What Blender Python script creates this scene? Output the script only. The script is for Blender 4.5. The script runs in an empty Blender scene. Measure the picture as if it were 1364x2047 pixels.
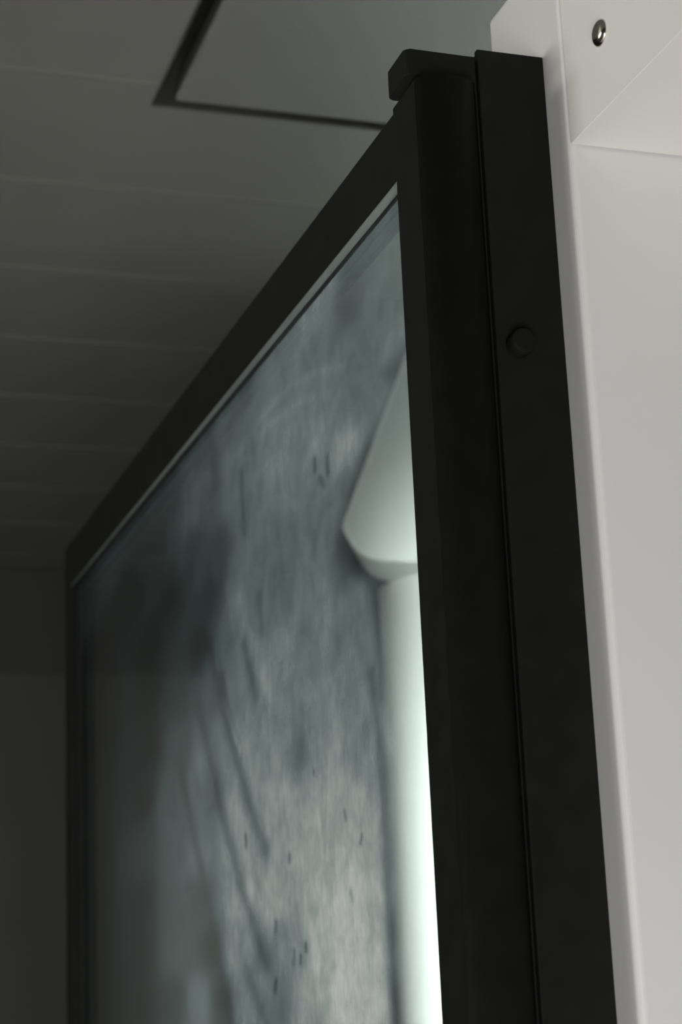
import bpy, bmesh, math, random
import numpy as np
from mathutils import Matrix, Vector

random.seed(4)
scn = bpy.context.scene
COL = scn.collection

# ------------------------------------------------------------------ camera
AZ, PITCH, ROLL = math.radians(18.5), math.radians(14.8), math.radians(2.5)
FPX, IW, IH = 3687.0, 1364.0, 2047.0
fw = Vector((math.sin(AZ) * math.cos(PITCH), math.cos(AZ) * math.cos(PITCH), math.sin(PITCH)))
r0 = Vector((math.cos(AZ), -math.sin(AZ), 0))
u0 = r0.cross(fw)
cr, sr = math.cos(ROLL), math.sin(ROLL)
cx, cy = r0 * cr - u0 * sr, r0 * sr + u0 * cr
cam_data = bpy.data.cameras.new('camera')
cam = bpy.data.objects.new('camera', cam_data)
COL.objects.link(cam)
cam.matrix_world = Matrix(((cx.x, cy.x, -fw.x, 0), (cx.y, cy.y, -fw.y, 0), (cx.z, cy.z, -fw.z, 1.45), (0, 0, 0, 1)))
cam_data.sensor_fit = 'VERTICAL'
cam_data.sensor_height = 36.0
cam_data.lens = FPX / IH * 36.0
cam_data.clip_start = 0.02
cam_data.dof.use_dof = True
cam_data.dof.focus_distance = 1.0
cam_data.dof.aperture_fstop = 10.5
scn.camera = cam

# ------------------------------------------------------------------ world, light, exposure
world = bpy.data.worlds.new('world')
scn.world = world
world.use_nodes = True
world.node_tree.nodes['Background'].inputs[0].default_value = (0.8, 0.9, 1.0, 1)
world.node_tree.nodes['Background'].inputs[1].default_value = 0.05
scn.view_settings.view_transform = 'Standard'
scn.view_settings.look = 'None'
scn.view_settings.gamma = 1
scn.view_settings.use_curve_mapping = False
scn.view_settings.exposure = 0.0


def area(name, loc, target, sx, sy, power, col):
    d = bpy.data.lights.new(name, 'AREA')
    d.shape = 'RECTANGLE'
    d.size, d.size_y = sx, sy
    d.energy = power
    d.color = col
    o = bpy.data.objects.new(name, d)
    COL.objects.link(o)
    o.location = loc
    o.rotation_euler = (Vector(target) - Vector(loc)).to_track_quat('-Z', 'Y').to_euler()
    return o


# daylight of two windows (behind the camera, high in the left wall) and an unseen light added behind the white wall end to brighten the partition
area('window_daylight', (-0.30, -0.82, 0.55), (-0.30, 0.0, 0.55), 0.9, 0.9, 32.0, (1.0, 0.995, 0.98))
area('high_window_daylight', (-1.60, 1.30, 1.95), (0.0, 1.30, 1.95), 0.9, 0.40, 15.0, (1.0, 0.985, 0.93))
area('added_partition_light', (0.72, 0.935, 1.50), (1.12, 2.20, 1.50), 0.08, 0.90, 14.5, (0.95, 1.0, 0.97)).data.spread = math.radians(36)

# ------------------------------------------------------------------ materials
MATS = {}


def mat(name, col, rough=0.5, spec=0.5, metal=0.0, noise=0.0, nscale=30.0, bump=0.0, bscale=200.0):
    m = bpy.data.materials.new(name)
    m.use_nodes = True
    nt = m.node_tree
    b = nt.nodes['Principled BSDF']
    b.inputs['Roughness'].default_value = rough
    b.inputs['Specular IOR Level'].default_value = spec
    b.inputs['Metallic'].default_value = metal
    tc = nt.nodes.new('ShaderNodeTexCoord')
    n = nt.nodes.new('ShaderNodeTexNoise')
    n.inputs['Scale'].default_value = nscale
    n.inputs['Detail'].default_value = 4
    nt.links.new(tc.outputs['Object'], n.inputs['Vector'])
    r = nt.nodes.new('ShaderNodeValToRGB')
    r.color_ramp.elements[0].position = 0.3
    r.color_ramp.elements[1].position = 0.7
    r.color_ramp.elements[0].color = tuple(c * (1 - noise) for c in col) + (1,)
    r.color_ramp.elements[1].color = tuple(min(1, c * (1 + noise)) for c in col) + (1,)
    nt.links.new(n.outputs['Fac'], r.inputs['Fac'])
    nt.links.new(r.outputs['Color'], b.inputs['Base Color'])
    if bump:
        n2 = nt.nodes.new('ShaderNodeTexNoise')
        n2.inputs['Scale'].default_value = bscale
        nt.links.new(tc.outputs['Object'], n2.inputs['Vector'])
        bp = nt.nodes.new('ShaderNodeBump')
        bp.inputs['Strength'].default_value = bump
        bp.inputs['Distance'].default_value = 0.0004
        nt.links.new(n2.outputs['Fac'], bp.inputs['Height'])
        nt.links.new(bp.outputs['Normal'], b.inputs['Normal'])
    MATS[name] = m
    return m


mat('black_coat', (0.0118, 0.0124, 0.0116), 0.5, 0.05, noise=0.12, nscale=60, bump=0.12, bscale=1500)
mat('black_rubber', (0.006, 0.0065, 0.006), 0.7, 0.2)
mat('black_gap', (0.003, 0.003, 0.003), 0.9, 0.0)
mat('rail_reflection_grey', (0.16, 0.18, 0.172), 0.35, 0.5, noise=0.06, nscale=20)  # grey of the painted reflection under the top rail
mat('white_laminate', (0.88, 0.865, 0.82), 0.38, 0.4, noise=0.015, nscale=14, bump=0.05, bscale=300)
mat('white_wall', (0.78, 0.775, 0.76), 0.45, 0.4, noise=0.012, nscale=9, bump=0.05, bscale=260)
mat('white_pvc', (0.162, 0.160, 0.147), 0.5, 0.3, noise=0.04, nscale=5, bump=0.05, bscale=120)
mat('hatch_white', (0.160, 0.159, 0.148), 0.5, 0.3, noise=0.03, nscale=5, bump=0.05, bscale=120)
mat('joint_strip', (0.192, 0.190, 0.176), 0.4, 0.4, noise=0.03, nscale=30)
mat('recess_dark', (0.06, 0.06, 0.056), 0.7, 0.2, noise=0.05)
mat('slate_wall', (0.075, 0.075, 0.072), 0.6, 0.3, noise=0.05, nscale=3, bump=0.1, bscale=90)
mat('slate_trim', (0.055, 0.055, 0.053), 0.6, 0.3, noise=0.05, nscale=3)
mat('floor_stone', (0.68, 0.675, 0.66), 0.5, 0.4, noise=0.05, nscale=8)
mat('pillar_white', (0.82, 0.84, 0.82), 0.45, 0.3, noise=0.01, nscale=6)
mat('steel', (0.62, 0.58, 0.52), 0.16, 0.5, metal=1.0, noise=0.08, nscale=400)
mat('screw_slot', (0.05, 0.045, 0.03), 0.6, 0.3)
mat('window_white', (0.75, 0.75, 0.73), 0.4, 0.4)


def glass_mat():
    m = bpy.data.materials.new('clear_glass')
    m.use_nodes = True
    nt = m.node_tree
    nt.nodes.clear()
    out = nt.nodes.new('ShaderNodeOutputMaterial')
    mx = nt.nodes.new('ShaderNodeMixShader')
    tr = nt.nodes.new('ShaderNodeBsdfTransparent')
    tr.inputs['Color'].default_value = (0.93, 0.97, 0.955, 1)
    gl = nt.nodes.new('ShaderNodeBsdfGlossy')
    gl.inputs['Roughness'].default_value = 0.02
    fr = nt.nodes.new('ShaderNodeFresnel')
    fr.inputs['IOR'].default_value = 1.5
    ge = nt.nodes.new('ShaderNodeNewGeometry')
    ior = nt.nodes.new('ShaderNodeMath')
    ior.operation = 'MULTIPLY_ADD'
    ior.inputs[1].default_value = 1 / 1.5 - 1.5
    ior.inputs[2].default_value = 1.5
    nt.links.new(ge.outputs['Backfacing'], ior.inputs[0])   # both faces of the thin pane count as air to glass
    nt.links.new(ior.outputs[0], fr.inputs['IOR'])
    nt.links.new(fr.outputs[0], mx.inputs[0])
    nt.links.new(tr.outputs[0], mx.inputs[1])
    nt.links.new(gl.outputs[0], mx.inputs[2])
    nt.links.new(mx.outputs[0], out.inputs['Surface'])
    MATS['clear_glass'] = m


def film_mat():
    m = bpy.data.materials.new('soap_film')
    m.use_nodes = True
    nt = m.node_tree
    nt.nodes.clear()
    L = nt.links.new
    N = nt.nodes.new
    out = N('ShaderNodeOutputMaterial')
    mx = N('ShaderNodeMixShader')
    tr = N('ShaderNodeBsdfTransparent')
    df = N('ShaderNodeBsdfDiffuse')
    at = N('ShaderNodeAttribute')
    at.attribute_name = 'dirt'
    geo = N('ShaderNodeTexCoord')
    # fine vertical run marks and soft clouds
    mp = N('ShaderNodeMapping')
    mp.inputs['Scale'].default_value = (1, 240, 40)
    n1 = N('ShaderNodeTexNoise')
    n1.inputs['Scale'].default_value = 1.0
    n1.inputs['Detail'].default_value = 5
    n1.inputs['Roughness'].default_value = 0.6
    L(geo.outputs['Object'], mp.inputs['Vector'])
    L(mp.outputs[0], n1.inputs['Vector'])
    mp2 = N('ShaderNodeMapping')
    mp2.inputs['Scale'].default_value = (1, 36, 52)
    mp2.inputs['Rotation'].default_value = (0.35, 0, 0)
    n2 = N('ShaderNodeTexNoise')
    n2.inputs['Scale'].default_value = 1.0
    n2.inputs['Detail'].default_value = 4
    n2.inputs['Distortion'].default_value = 0.25
    L(geo.outputs['Object'], mp2.inputs['Vector'])
    L(mp2.outputs[0], n2.inputs['Vector'])

    def math_(op, a, b):
        k = N('ShaderNodeMath')
        k.operation = op
        for i, v in ((0, a), (1, b)):
            if isinstance(v, (int, float)):
                k.inputs[i].default_value = v
            else:
                L(v, k.inputs[i])
        return k.outputs[0]
    mp3 = N('ShaderNodeMapping')
    mp3.inputs['Scale'].default_value = (1, 95, 62)
    mp3.inputs['Rotation'].default_value = (-0.2, 0, 0)
    n3 = N('ShaderNodeTexNoise')
    n3.inputs['Scale'].default_value = 1.0
    n3.inputs['Detail'].default_value = 6
    n3.inputs['Roughness'].default_value = 0.65
    L(geo.outputs['Object'], mp3.inputs['Vector'])
    L(mp3.outputs[0], n3.inputs['Vector'])
    f1 = math_('ADD', math_('MULTIPLY', n1.outputs['Fac'], 0.26), 0.87)
    f2 = math_('ADD', math_('MULTIPLY', n2.outputs['Fac'], 0.8), 0.60)
    f3 = math_('ADD', math_('MULTIPLY', n3.outputs['Fac'], 0.55), 0.725)
    f = math_('MULTIPLY', math_('MULTIPLY', math_('MULTIPLY', f1, f2), f3), at.outputs['Fac'])
    f = math_('MINIMUM', f, 0.97)
    # thin film looks bluish, thick film chalky
    cr_ = N('ShaderNodeValToRGB')
    cr_.color_ramp.elements[0].position = 0.05
    cr_.color_ramp.elements[0].color = (0.50, 0.72, 0.765, 1)
    cr_.color_ramp.elements[1].position = 0.72
    cr_.color_ramp.elements[1].color = (0.79, 0.84, 0.82, 1)
    L(f, cr_.inputs['Fac'])
    L(cr_.outputs['Color'], df.inputs['Color'])
    L(f, mx.inputs[0])
    L(tr.outputs[0], mx.inputs[1])
    L(df.outputs[0], mx.inputs[2])
    L(mx.outputs[0], out.inputs['Surface'])
    MATS['soap_film'] = m


glass_mat()
film_mat()

# ------------------------------------------------------------------ helpers


def link(name, bm, material, parent=None, smooth=False):
    me = bpy.data.meshes.new(name)
    bmesh.ops.recalc_face_normals(bm, faces=bm.faces)
    bm.to_mesh(me)
    bm.free()
    if smooth:
        for p in me.polygons:
            p.use_smooth = True
    me.materials.append(MATS[material])
    o = bpy.data.objects.new(name, me)
    COL.objects.link(o)
    if parent:
        o.parent = parent
    return o


def thing(name, label, cat):
    o = bpy.data.objects.new(name, None)
    COL.objects.link(o)
    o['label'] = label
    o['category'] = cat
    return o


def tag(o, label, cat, group=None):
    o['label'] = label
    o['category'] = cat
    if group:
        o['group'] = group
    return o


def struct(o, label=None):
    o['kind'] = 'structure'
    if label:
        o['label'] = label
    return o


def add_box(bm, x0, x1, y0, y1, z0, z1):
    v = [bm.verts.new(p) for p in ((x0, y0, z0), (x1, y0, z0), (x1, y1, z0), (x0, y1, z0),
                                   (x0, y0, z1), (x1, y0, z1), (x1, y1, z1), (x0, y1, z1))]
    for f in ((0, 1, 2, 3), (4, 5, 6, 7), (0, 1, 5, 4), (1, 2, 6, 5), (2, 3, 7, 6), (3, 0, 4, 7)):
        bm.faces.new([v[i] for i in f])
    return v


def box(name, material, x0, x1, y0, y1, z0, z1, parent=None, bev=0.0, seg=2):
    bm = bmesh.new()
    add_box(bm, x0, x1, y0, y1, z0, z1)
    if bev:
        bmesh.ops.bevel(bm, geom=list(bm.edges), offset=bev, segments=seg, affect='EDGES', profile=0.5)
    return link(name, bm, material, parent)


def prism(pts, axis, a0, a1):
    """extrude a closed 2-D outline along an axis (0, 1 or 2)"""
    bm = bmesh.new()

    def P(p, a):
        q = list(p)
        q.insert(axis, a)
        return q
    lo = [bm.verts.new(P(p, a0)) for p in pts]
    hi = [bm.verts.new(P(p, a1)) for p in pts]
    bm.faces.new(lo)
    bm.faces.new(hi)
    n = len(pts)
    for i in range(n):
        bm.faces.new((lo[i], lo[(i + 1) % n], hi[(i + 1) % n], hi[i]))
    return bm


def hexa(name, material, corners, parent=None, bev=0.0):
    """eight corners: four at the near end, four at the far end, same order"""
    bm = bmesh.new()
    v = [bm.verts.new(p) for p in corners]
    for f in ((0, 1, 2, 3), (4, 5, 6, 7), (0, 1, 5, 4), (1, 2, 6, 5), (2, 3, 7, 6), (3, 0, 4, 7)):
        bm.faces.new([v[i] for i in f])
    if bev:
        bmesh.ops.bevel(bm, geom=list(bm.edges), offset=bev, segments=2, affect='EDGES', profile=0.5)
    return link(name, bm, material, parent)


# ------------------------------------------------------------------ room shell
XL, XR, YF, YB, ZC = -1.65, 1.32, -0.85, 3.78, 2.35
struct(box('floor', 'floor_stone', XL - 0.1, XR + 0.1, YF - 0.1, YB + 0.1, -0.1, 0.0))
struct(box('wall_back', 'slate_wall', XL - 0.1, XR + 0.1, YB, YB + 0.1, 0.0, ZC + 0.1))
struct(box('trim_1', 'slate_trim', XL, XR, 3.772, YB, 2.131, ZC, bev=0.002))


def window_wall(wall, window, axis, w0, w1, s0, s1, a0, a1, wz0, wz1, f0, f1):
    """wall slab between w0 and w1 across the given axis, with a framed window a0..a1, wz0..wz1"""
    def bx(bm, d0, d1, p0, p1, z0, z1):
        if axis == 0:
            add_box(bm, d0, d1, p0, p1, z0, z1)
        else:
            add_box(bm, p0, p1, d0, d1, z0, z1)
    bm = bmesh.new()
    bx(bm, w0, w1, s0, a0, 0.0, ZC + 0.1)
    bx(bm, w0, w1, a1, s1, 0.0, ZC + 0.1)
    bx(bm, w0, w1, a0, a1, 0.0, wz0)
    bx(bm, w0, w1, a0, a1, wz1, ZC + 0.1)
    struct(link(wall, bm, 'slate_wall'))
    w = bpy.data.objects.new(window, None)
    COL.objects.link(w)
    struct(w)
    t = 0.045
    bm = bmesh.new()
    bx(bm, f0, f1, a0, a0 + t, wz0, wz1)
    bx(bm, f0, f1, a1 - t, a1, wz0, wz1)
    bx(bm, f0, f1, a0 + t, a1 - t, wz0, wz0 + t)
    bx(bm, f0, f1, a0 + t, a1 - t, wz1 - t, wz1)
    link('window_frame', bm, 'window_white', w)
    m = (f0 + f1) / 2
    bm = bmesh.new()
    bx(bm, m - 0.003, m + 0.003, a0 + t, a1 - t, wz0 + t, wz1 - t)
    link('pane', bm, 'clear_glass', w)


window_wall('wall_left', 'window_1', 0, XL - 0.1, XL, YF, YB, 0.80, 1.80, 1.70, 2.20, XL - 0.05, XL - 0.01)
struct(box('wall_side', 'slate_wall', XR, XR + 0.1, YF, YB, 0.0, ZC + 0.1))
window_wall('wall_front', 'window_2', 1, YF - 0.1, YF, XL - 0.1, XR + 0.1, -0.80, 0.20, 0.05, 1.05, YF - 0.05, YF - 0.01)

# ceiling: backing slab, planks with recessed joints and pale joint strips
HX0, HX1, HY0, HY1 = 0.380, 1.00, 1.05, 1.700     # hatch opening
bm = bmesh.new()
add_box(bm, XL - 0.1, HX0, YF - 0.1, YB + 0.1, ZC + 0.012, ZC + 0.10)
add_box(bm, HX1, XR + 0.1, YF - 0.1, YB + 0.1, ZC + 0.012, ZC + 0.10)
add_box(bm, HX0, HX1, YF - 0.1, HY0, ZC + 0.012, ZC + 0.10)
add_box(bm, HX0, HX1, HY1, YB + 0.1, ZC + 0.012, ZC + 0.10)
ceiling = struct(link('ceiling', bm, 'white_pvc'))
PITCH_Y, J = 0.249, 0.0042
seams = [1.653 + PITCH_Y * k for k in range(-11, 9)]
edges = [YF] + [s for s in seams if s > YF + 0.02] + [3.78]
for i in range(len(edges) - 1):
    y0 = edges[i] + (J if i else 0)
    y1 = edges[i + 1] - J
    if y1 < HY0 or y0 > HY1:
        outs = [[(XL, y0), (XR, y0), (XR, y1), (XL, y1)]]
    elif y1 > HY1:
        outs = [[(XL, y0), (HX0, y0), (HX0, HY1), (HX1, HY1), (HX1, y0), (XR, y0), (XR, y1), (XL, y1)]]
    elif y0 < HY0:
        outs = [[(XL, y0), (XR, y0), (XR, y1), (HX1, y1), (HX1, HY0), (HX0, HY0), (HX0, y1), (XL, y1)]]
    else:
        outs = [[(XL, y0), (HX0, y0), (HX0, y1), (XL, y1)], [(HX1, y0), (XR, y0), (XR, y1), (HX1, y1)]]
    for o_ in outs:
        b_ = prism(o_, 2, ZC, ZC + 0.0115)
        low = [e for e in b_.edges if all(abs(v.co.z - ZC) < 1e-6 for v in e.verts)]
        bmesh.ops.bevel(b_, geom=low, offset=0.0004, segments=2, affect='EDGES', profile=0.5)
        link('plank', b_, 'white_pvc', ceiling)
for s in edges[1:-1]:
    spans = [(XL, HX0), (HX1, XR)] if HY0 < s < HY1 else [(XL, XR)]
    for a, b in spans:
        b_ = prism([(s - J, ZC + 0.0015), (s - J * 0.5, ZC + 0.0006), (s + J * 0.5, ZC + 0.0006), (s + J, ZC + 0.0015),
                    (s + J, ZC + 0.0115), (s - J, ZC + 0.0115)], 0, a, b)
        link('joint_strip', b_, 'joint_strip', ceiling)

# ceiling access hatch
hatch = thing('access_hatch', 'off-white ceiling hatch panel set in a dark shadow gap', 'hatch')
hatch.location = (0, 0, 0)
bm = bmesh.new()
zt = ZC + 0.075
add_box(bm, HX0, HX1, HY0, HY1, zt, zt + 0.01)
add_box(bm, HX0, HX0 + 0.003, HY0, HY1, ZC + 0.001, zt)
add_box(bm, HX1 - 0.003, HX1, HY0, HY1, ZC + 0.001, zt)
add_box(bm, HX0 + 0.003, HX1 - 0.003, HY1 - 0.003, HY1, ZC + 0.001, zt)
add_box(bm, HX0 + 0.003, HX1 - 0.003, HY0, HY0 + 0.003, ZC + 0.001, zt)
link('recess_frame', bm, 'recess_dark', hatch)
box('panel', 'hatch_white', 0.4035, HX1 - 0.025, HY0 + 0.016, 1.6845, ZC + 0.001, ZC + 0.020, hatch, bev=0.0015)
box('panel_carrier', 'recess_dark', 0.46, HX1 - 0.08, HY0 + 0.08, 1.62, ZC + 0.020, zt, hatch)

# white partition end on the right and the box above it
XW, YW = 0.406, 0.806
struct(box('wall_right', 'white_wall', XW, XR, YW, 0.900, 0.0, 2.006, bev=0.004, seg=5))

struct(box('added_light_housing', 'window_white', 0.66, 0.78, 0.900, 0.922, 1.03, 1.97, bev=0.004), 'slim white housing added for the unseen partition light')  # out of view, added only to carry the partition light

cab = thing('wall_cabinet', 'white laminate wall box with one steel screw in its side', 'cabinet')
bm = prism([(0.600, 1.8795), (0.8045, 1.8807), (0.8045, 2.16), (0.600, 2.16)], 0, XW, 0.86)
bmesh.ops.bevel(bm, geom=list(bm.edges), offset=0.0003, segments=2, affect='EDGES', profile=0.5)
link('body', bm, 'white_laminate', cab)


def dome(cx_, cy_, cz_, r, h, n=32, m=8):
    """pan head with its axis along -X"""
    bm = bmesh.new()
    prev = None
    for j in range(m):
        a = j / m * math.pi / 2
        rr, hh = r * math.cos(a) ** 0.8 if j else r, h * math.sin(a)
        ring = [bm.verts.new((cx_ - hh, cy_ + rr * math.cos(2 * math.pi * k / n), cz_ + rr * math.sin(2 * math.pi * k / n))) for k in range(n)]
        if prev:
            for k in range(n):
                bm.faces.new((prev[k], prev[(k + 1) % n], ring[(k + 1) % n], ring[k]))
        else:
            bm.faces.new(ring)
        prev = ring
    tip = bm.verts.new((cx_ - h, cy_, cz_))
    for k in range(n):
        bm.faces.new((prev[k], prev[(k + 1) % n], tip))
    return bm


SY, SZ, SR = 0.7620, 1.9222, 0.0072
screw = link('screw', dome(XW + 0.0002, SY, SZ, SR, 0.0034), 'steel', cab, smooth=True)
screw['label'] = 'domed steel screw head with cross slot'
bm = bmesh.new()
for a in (0.35, 0.35 + math.pi / 2):
    c_, s_ = math.cos(a), math.sin(a)
    vs = add_box(bm, -0.0001, 0.0008, -0.0030, 0.0030, -0.00055, 0.00055)
    for v in vs:
        y, z = v.co.y, v.co.z
        bow = 0.5 * 0.0034 * (math.hypot(y, z) / SR) ** 2
        v.co = (XW - 0.00325 + bow + v.co.x, SY + y * c_ - z * s_, SZ + y * s_ + z * c_)
link('cross_slot', bm, 'screw_slot', screw)

# ------------------------------------------------------------------ white soffit and pillar beyond the door
Y2 = 2.20
bm = prism([(0.865, ZC - 0.001), (0.740, 2.050), (0.7385, 2.043), (0.7420, 2.034), (0.7500, 2.021), (0.7600, 2.010), (0.7730, 2.0030),
            (0.7900, 2.0000), (0.8100, 1.9995), (XR - 0.002, 1.9995), (XR - 0.002, ZC - 0.001)], 1, Y2, Y2 + 0.12)
ed = [e for e in bm.edges if abs(e.verts[0].co.y - Y2) < 1e-6 and abs(e.verts[1].co.y - Y2) < 1e-6]
bmesh.ops.bevel(bm, geom=ed, offset=0.004, segments=3, affect='EDGES', profile=0.5)
for v in bm.verts:                      # plan tapers towards the back
    if v.co.y > Y2 + 0.06 and v.co.x < 1.2:
        v.co.x += 0.055
tag(link('soffit', bm, 'pillar_white'), 'white boxed soffit with slanted side and rounded corner seen through the glass', 'soffit')
PC, PR = (0.970, Y2 + 0.135), 0.131
pts = [(XR - 0.001, PC[1] - PR), (XR - 0.001, PC[1] + PR)]
for k in range(37):
    a = math.pi / 2 + math.pi * k / 36
    pts.append((PC[0] + PR * math.cos(a), PC[1] + PR * math.sin(a)))
pil = tag(link('partition', prism(pts, 2, 0.0, 1.999), 'pillar_white'), 'white partition with rounded end under the soffit, seen through the glass', 'partition')
for p in pil.data.polygons:
    p.use_smooth = abs(p.normal.z) < 0.5

# ------------------------------------------------------------------ wall jamb: cover, lip, bolt cap, pivot bracket
jamb = thing('wall_jamb', 'black metal wall jamb with flat cover plate screwed to white wall', 'door jamb')
CX0, CX1, CYF, CZ = 0.3668, XW - 0.0002, 0.830, 1.9448
cover = box('cover_plate', 'black_coat', CX0, CX1, CYF, CYF + 0.004, 0.004, CZ, jamb, bev=0.0006)
box('channel', 'black_coat', CX0 + 0.001, CX1 - 0.0004, CYF + 0.004, 0.872, 0.004, CZ - 0.0012, jamb)
box('side_lip', 'black_coat', 0.3648, 0.3660, CYF + 0.0015, 0.868, 0.004, 1.9395, jamb, bev=0.0004)
box('groove', 'black_gap', 0.3660, CX0 + 0.001, CYF + 0.0055, 0.866, 0.004, 1.9390, jamb)
pts = []
for (ccx, ccy, a0) in ((0.3280, 0.8330, math.pi), (0.3280, 0.8570, math.pi / 2)):      # rounded left corners
    for k in range(7):
        a = a0 + math.pi / 2 * k / 6
        pts.append((ccx + 0.003 * math.cos(a), ccy + 0.003 * math.sin(a)))
pts = pts[7:] + pts[:7] + [(0.3648, 0.8300), (0.3648, 0.8600)]
bm = prism(pts, 2, 1.9246, 1.9400)
rim = [e for e in bm.edges if abs(e.verts[0].co.z - e.verts[1].co.z) < 1e-6]
bmesh.ops.bevel(bm, geom=rim, offset=0.0007, segments=2, affect='EDGES', profile=0.5)
link('pivot_bracket', bm, 'black_coat', jamb)
# round cap with chamfered rim, axis along -Y
bm = bmesh.new()
n = 36
BX, BZ = 0.3790, 1.7752
prev = None
for rr, yy in ((0.0072, CYF + 0.0002), (0.0072, CYF - 0.0062), (0.0066, CYF - 0.0078), (0.0050, CYF - 0.0084), (0.0, 0)):
    if rr == 0:
        bm.faces.new(prev)
        break
    ring = [bm.verts.new((BX + rr * math.cos(2 * math.pi * k / n), yy, BZ + rr * math.sin(2 * math.pi * k / n))) for k in range(n)]
    if prev:
        for k in range(n):
            bm.faces.new((prev[k], prev[(k + 1) % n], ring[(k + 1) % n], ring[k]))
    else:
        bm.faces.new(ring)
    prev = ring
link('bolt_cap', bm, 'black_coat', cover)

# ------------------------------------------------------------------ glass door
door = thing('shower_door', 'black framed glass shower door with soap stained pane', 'shower door')
DX0, DX1 = 0.3285, 0.3535          # frame depth in X
PX0, PX1 = 0.3370, 0.3430          # pane


def ztop(y):
    return 1.9175 + (y - 0.862) * (1.9315 - 1.9175) / (1.925 - 0.862)


def zbot(y):
    return 1.8782 + (y - 0.862) * (1.8840 - 1.8782) / (1.925 - 0.862)


# near stile: flat side, bull-nosed front
prof = [(DX0, 0.8618), (DX0, 0.8278), (DX0 - 0.0003, 0.8275), (DX0, 0.8270)]
for k in range(1, 20):
    a = math.pi + math.pi * k / 20
    prof.append((0.3450 + 0.0165 * math.cos(a), 0.8270 + 0.0095 * math.sin(a)))
prof += [(0.3615, 0.8270), (0.3615, 0.8560), (0.3560, 0.8618)]
stile = link('hinge_stile', prism(prof, 2, 0.02, 1.9205), 'black_coat', door)
for p in stile.data.polygons:
    p.use_smooth = abs(p.normal.z) < 0.5 and abs(p.normal.x) < 0.999
pin = [(0.345 + 0.006 * math.cos(2 * math.pi * k / 20), 0.8455 + 0.006 * math.sin(2 * math.pi * k / 20)) for k in range(20)]
link('pivot_pin', prism(pin, 2, 1.9205, 1.9240), 'steel', stile)
y0, y1 = 0.8618, 1.9250
hexa('top_rail', 'black_coat', [(DX0, y0, zbot(y0)), (DX1, y0, zbot(y0)), (DX1, y0, ztop(y0)), (DX0, y0, ztop(y0)),
                                (DX0, y1, zbot(y1)), (DX1, y1, zbot(y1)), (DX1, y1, ztop(y1)), (DX0, y1, ztop(y1))], door, bev=0.0006)
box('far_stile', 'black_coat', DX0, DX1, 1.892, 1.925, 0.02, zbot(1.892) + 0.0001, door, bev=0.0006)
box('bottom_rail', 'black_coat', DX0, DX1, 0.8618, 1.892, 0.02, 0.06, door, bev=0.0006)
ya, yb = 0.8625, 1.8915


def under(name, material, xa, xb, drop, xa2=None, xb2=None):
    """strip on the underside of the top rail; xa2, xb2 are its edges at the far end"""
    xa2, xb2 = (xa if xa2 is None else xa2), (xb if xb2 is None else xb2)
    return hexa(name, material, [(xa, ya, zbot(ya) - drop), (xb, ya, zbot(ya) - drop), (xb, ya, zbot(ya)), (xa, ya, zbot(ya)),
                                 (xa2, yb, zbot(yb) - drop), (xb2, yb, zbot(yb) - drop), (xb2, yb, zbot(yb)), (xa2, yb, zbot(yb))], door)


reflection_strip = under('rail_reflection_strip', 'rail_reflection_grey', DX0 + 0.0006, 0.3348, 0.0006, DX0 + 0.0006, 0.3300)  # grey colour stands in for the reflection on the rail's underside
reflection_strip['label'] = 'grey strip painted as the reflection under the top rail'
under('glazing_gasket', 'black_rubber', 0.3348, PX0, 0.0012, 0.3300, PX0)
under('rear_gasket', 'black_rubber', PX1, DX1 - 0.001, 0.0012)
box('side_gasket', 'black_rubber', 0.3350, PX0, 1.886, 1.8918, 0.06, zbot(1.886) - 0.0013, door)
pane = hexa('glass_pane', 'clear_glass', [(PX0, ya, 0.06), (PX1, ya, 0.06), (PX1, ya, zbot(ya)), (PX0, ya, zbot(ya)),
                                          (PX0, yb, 0.06), (PX1, yb, 0.06), (PX1, yb, zbot(yb)), (PX0, yb, zbot(yb))], door)

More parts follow.
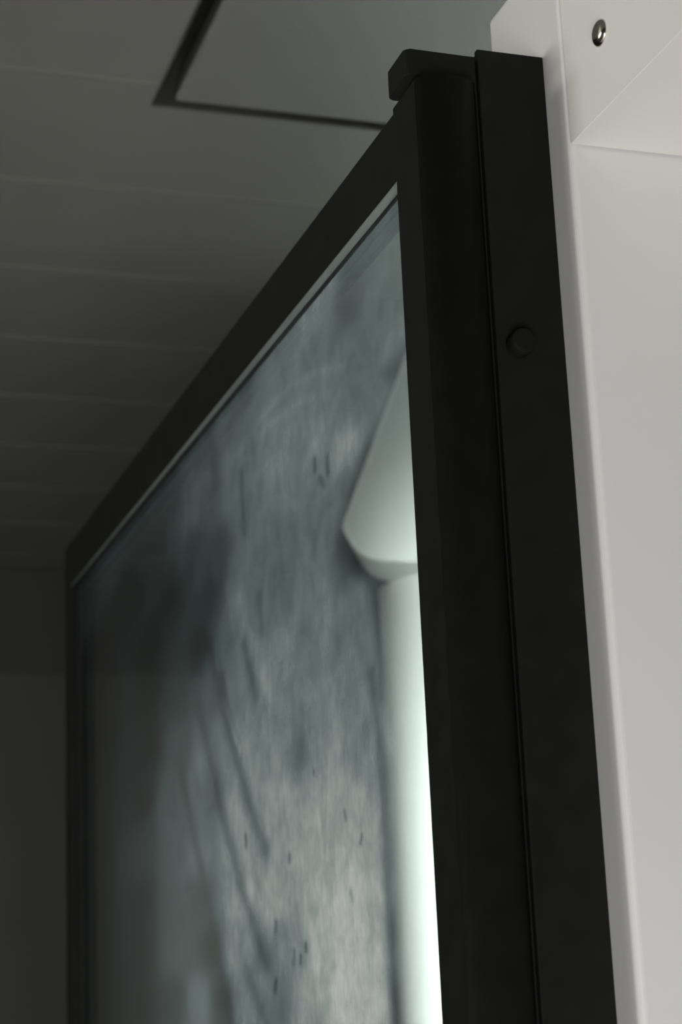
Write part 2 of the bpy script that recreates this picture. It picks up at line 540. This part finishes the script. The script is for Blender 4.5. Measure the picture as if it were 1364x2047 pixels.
# soap film on the pane: density points (along door, height, density) and wiped or smeared strokes
DIRT = [
    (0.917,1.861,0.207), (1.030,1.874,0.320), (0.973,1.852,0.131), (0.921,1.832,0.207), (1.121,1.873,0.238),
    (1.035,1.843,0.212), (0.959,1.816,0.218), (0.901,1.795,0.360), (1.226,1.873,0.126), (1.126,1.839,0.259),
    (1.039,1.811,0.261), (0.963,1.786,0.220), (0.921,1.772,0.414), (1.349,1.871,0.086), (1.231,1.836,0.190),
    (1.130,1.806,0.325), (1.043,1.780,0.360), (0.985,1.763,0.483), (1.475,1.865,0.041), (1.353,1.832,0.137),
    (1.235,1.800,0.213), (1.134,1.772,0.252), (1.047,1.749,0.222), (1.008,1.738,0.230), (1.718,1.880,0.038),
    (1.538,1.836,0.022), (1.390,1.800,0.056), (1.295,1.777,0.061), (1.212,1.757,0.225), (1.138,1.739,0.193),
    (1.051,1.718,0.236), (0.976,1.699,0.000), (1.826,1.854,0.015), (1.626,1.811,0.004), (1.464,1.776,0.012),
    (1.329,1.747,0.036), (1.242,1.728,0.231), (1.142,1.706,0.211), (1.055,1.687,0.270), (0.980,1.671,0.296),
    (1.774,1.793,0.001), (1.544,1.749,0.004), (1.364,1.715,0.013), (1.288,1.700,0.170), (1.220,1.687,0.279),
    (1.146,1.673,0.335), (1.059,1.657,0.269), (1.002,1.646,0.261), (0.958,1.638,0.298), (1.776,1.743,0.000),
    (1.547,1.706,0.000), (1.435,1.687,0.039), (1.337,1.671,0.121), (1.250,1.657,0.289), (1.150,1.641,0.297),
    (1.063,1.627,0.316), (1.006,1.617,0.313), (0.962,1.610,0.389), (1.779,1.695,0.000), (1.550,1.663,0.000),
    (1.438,1.648,0.089), (1.340,1.634,0.236), (1.254,1.622,0.408), (1.154,1.609,0.386), (1.109,1.602,0.196),
    (1.057,1.595,0.466), (0.992,1.586,0.300), (0.958,1.582,0.439), (1.781,1.646,0.000), (1.574,1.623,0.000),
    (1.477,1.612,0.113), (1.344,1.598,0.125), (1.258,1.588,0.454), (1.158,1.577,0.525), (1.071,1.567,0.585),
    (1.014,1.561,0.511), (0.970,1.556,0.509), (1.783,1.599,0.000), (1.577,1.581,0.035), (1.463,1.571,0.112),
    (1.379,1.564,0.214), (1.262,1.554,0.462), (1.162,1.545,0.493), (1.075,1.537,0.495), (1.018,1.532,0.666),
    (0.974,1.529,0.512), (1.785,1.552,0.000), (1.580,1.539,0.000), (1.466,1.532,0.107), (1.382,1.527,0.053),
    (1.265,1.520,0.484), (1.165,1.513,0.506), (1.079,1.508,0.649), (1.021,1.505,0.773), (0.978,1.502,0.669),
    (1.788,1.505,0.000), (1.583,1.497,0.000), (1.469,1.493,0.103), (1.355,1.489,0.000), (1.269,1.486,0.427),
    (1.193,1.483,0.219), (1.124,1.481,0.367), (1.083,1.479,0.631), (1.025,1.477,0.765), (0.982,1.475,0.700),
    (1.790,1.459,0.000), (1.586,1.456,0.000), (1.473,1.455,0.023), (1.389,1.454,0.236), (1.329,1.453,0.000),
    (1.246,1.452,0.358), (1.173,1.451,0.229), (1.107,1.450,0.493), (1.029,1.449,0.869), (0.985,1.449,0.678),
    (0.903,1.784,0.050), (0.918,1.763,0.050), (0.951,1.743,0.050), (0.976,1.729,0.050), (0.938,1.719,0.050),
    (0.987,1.717,0.050), (0.941,1.697,0.050), (0.892,1.693,0.050), (0.912,1.670,0.050), (0.881,1.663,0.050),
    (0.914,1.643,0.050), (0.885,1.637,0.050), (0.918,1.603,0.050), (0.891,1.599,0.050), (0.921,1.563,0.050),
    (0.897,1.560,0.050), (0.925,1.524,0.050), (0.903,1.523,0.050), (0.928,1.486,0.050), (0.909,1.485,0.050),
    (0.932,1.448,0.050), (0.914,1.448,0.050), (0.889,1.472,0.050), (0.894,1.440,0.050),
]
STROKES = [
    ([(1.3264, 1.7114, 0.0153), (1.3028, 1.6748, 0.0147), (1.2677, 1.6243, 0.0139), (1.2364, 1.5868, 0.0132), (1.1949, 1.5472, 0.0123)], -0.5),
    ([(1.3762, 1.6752, 0.0139), (1.3325, 1.6202, 0.013), (1.2989, 1.5717, 0.0123), (1.2602, 1.5288, 0.0116), (1.2033, 1.4764, 0.0105)], -0.45),
    ([(1.433, 1.628, 0.0124), (1.3926, 1.571, 0.0117), (1.3616, 1.5292, 0.0111), (1.3328, 1.4837, 0.0106), (1.3004, 1.4369, 0.01)], -0.5),
    ([(1.2494, 1.4706, 0.0131), (1.2079, 1.4374, 0.0122)], -0.35),
    ([(0.9659, 1.6249, 0.0086), (0.9537, 1.574, 0.0083), (0.9565, 1.5267, 0.0082), (0.9544, 1.48, 0.0081), (0.9529, 1.4364, 0.008)], -0.4),
    ([(0.9706, 1.6914, 0.0113), (0.9534, 1.6698, 0.0109), (0.9483, 1.6456, 0.0107), (0.9481, 1.612, 0.0106)], -0.35),
    ([(1.2281, 1.8194, 0.0059), (1.2235, 1.7734, 0.0058)], -0.3),
    ([(1.3046, 1.8509, 0.0174), (1.3036, 1.8293, 0.0173)], -0.3),
    ([(1.2323, 1.6951, 0.0115), (1.2078, 1.6538, 0.011)], -0.5),
    ([(1.1898, 1.7199, 0.009), (1.1876, 1.6951, 0.009)], -0.35),
    ([(1.2405, 1.8351, 0.0061), (1.1757, 1.8413, 0.0055), (1.0992, 1.8412, 0.0049), (1.0363, 1.8299, 0.0044), (0.9877, 1.8157, 0.0041)], 0.18),
    ([(1.2667, 1.8351, 0.0063), (1.1514, 1.83, 0.0053), (1.0806, 1.8247, 0.0047), (1.0186, 1.8076, 0.0043)], 0.12),
    ([(1.3186, 1.7118, 0.005), (1.2993, 1.6653, 0.0048), (1.254, 1.6224, 0.0044)], 0.4),
    ([(1.2428, 1.7243, 0.0175), (1.2193, 1.6908, 0.0168), (1.1735, 1.6447, 0.0155)], 0.3),
    ([(1.0539, 1.7771, 0.0045), (1.0537, 1.7699, 0.0045)], -0.55),
    ([(1.0286, 1.7707, 0.0043), (1.0279, 1.7609, 0.0043)], -0.5),
    ([(1.0452, 1.7626, 0.0044), (1.0378, 1.7557, 0.0044)], -0.4),
    ([(1.2444, 1.5623, 0.0043), (1.2439, 1.5555, 0.0043)], -0.6),
    ([(1.1797, 1.4631, 0.0051), (1.1826, 1.4582, 0.0052)], -0.6),
    ([(0.9941, 1.5388, 0.0029), (0.9973, 1.5349, 0.0029)], -0.5),
    ([(1.1102, 1.4836, 0.0029), (1.1106, 1.4801, 0.0029)], -0.6),
    ([(1.1227, 1.4775, 0.0029), (1.1233, 1.4733, 0.0029)], -0.6),
    ([(1.1751, 1.5007, 0.0032), (1.1771, 1.4945, 0.0032)], -0.5),
    ([(1.1391, 1.5405, 0.0031), (1.1396, 1.5362, 0.0031)], -0.5),
    ([(1.081, 1.5864, 0.0023), (1.0803, 1.5838, 0.0023)], -0.5),
    ([(1.0237, 1.5554, 0.0025), (1.0216, 1.5505, 0.0025)], -0.4),
    ([(1.0181, 1.5089, 0.004), (1.016, 1.5048, 0.004)], -0.3),
    ([(1.1354, 1.481, 0.0036), (1.1385, 1.4735, 0.0036)], -0.4),
    ([(1.0727, 1.5552, 0.0033), (1.069, 1.5075, 0.0033)], 0.12),
    ([(1.0474, 1.594, 0.0027), (1.061, 1.5304, 0.0027)], 0.12),
    ([(1.1014, 1.4946, 0.0075), (1.0863, 1.453, 0.0072)], 0.2),
    ([(1.2381, 1.5246, 0.0167), (1.1692, 1.4822, 0.0149)], 0.25),
    ([(1.0346, 1.689, 0.0139), (1.0493, 1.655, 0.0142)], 0.2),
]

def film():
    ny, nz = 300, 330
    q = np.linspace(1 / 0.8635, 1 / 1.8855, ny)
    Y = 1 / q
    # rows follow the slightly sloping rail at the top
    f = np.concatenate([np.linspace(0.0, 0.735, 40, endpoint=False), np.linspace(0.735, 1.0, nz - 40)])
    ztp = np.array([zbot(v) - 0.0014 for v in Y])
    YY = np.repeat(Y[:, None], nz, 1)
    ZZ = 0.08 + (ztp[:, None] - 0.08) * f[None, :]
    P = np.array(DIRT)
    su, sv = 1 / 0.070, 1 / 0.045           # kernel in log(along) and height
    U, V = np.log(YY) * su, ZZ * sv
    num = np.zeros_like(YY)
    den = np.full_like(YY, 1e-9)
    for y, z, d in P:
        d2 = (U - math.log(y) * su) ** 2 + (V - z * sv) ** 2
        w = 1.0 / (0.10 + d2) ** 2.0
        num += w * d
        den += w
    D = num / den
    for pts, k in STROKES:
        best = np.zeros_like(YY)
        for (ya_, za, wa), (yb_, zb, wb) in zip(pts[:-1], pts[1:]):
            w = 0.5 * (wa + wb)
            ax, az, bx, bz = ya_ / w, za / (w * 0.6), yb_ / w, zb / (w * 0.6)
            dx, dz = bx - ax, bz - az
            t = np.clip(((YY / w - ax) * dx + (ZZ / (w * 0.6) - az) * dz) / (dx * dx + dz * dz), 0, 1)
            dd = (YY / w - ax - t * dx) ** 2 + (ZZ / (w * 0.6) - az - t * dz) ** 2
            best = np.maximum(best, np.exp(-dd))
        D = D * (1 + k * best)
    D = np.clip(D, 0, 0.95)
    X = PX0 - 0.0003
    verts = np.stack([np.full(YY.size, X), YY.ravel(), ZZ.ravel()], 1)
    idx = np.arange(ny * nz).reshape(ny, nz)
    faces = np.stack([idx[:-1, :-1], idx[1:, :-1], idx[1:, 1:], idx[:-1, 1:]], -1).reshape(-1, 4)
    me = bpy.data.meshes.new('soap_film')
    me.from_pydata(verts.tolist(), [], faces.tolist())
    at = me.attributes.new('dirt', 'FLOAT', 'POINT')
    at.data.foreach_set('value', D.ravel().astype(np.float32))
    me.materials.append(MATS['soap_film'])
    o = bpy.data.objects.new('soap_film', me)
    COL.objects.link(o)
    o.parent = pane
    o['label'] = 'streaky bluish white soap film'
    return o


film()
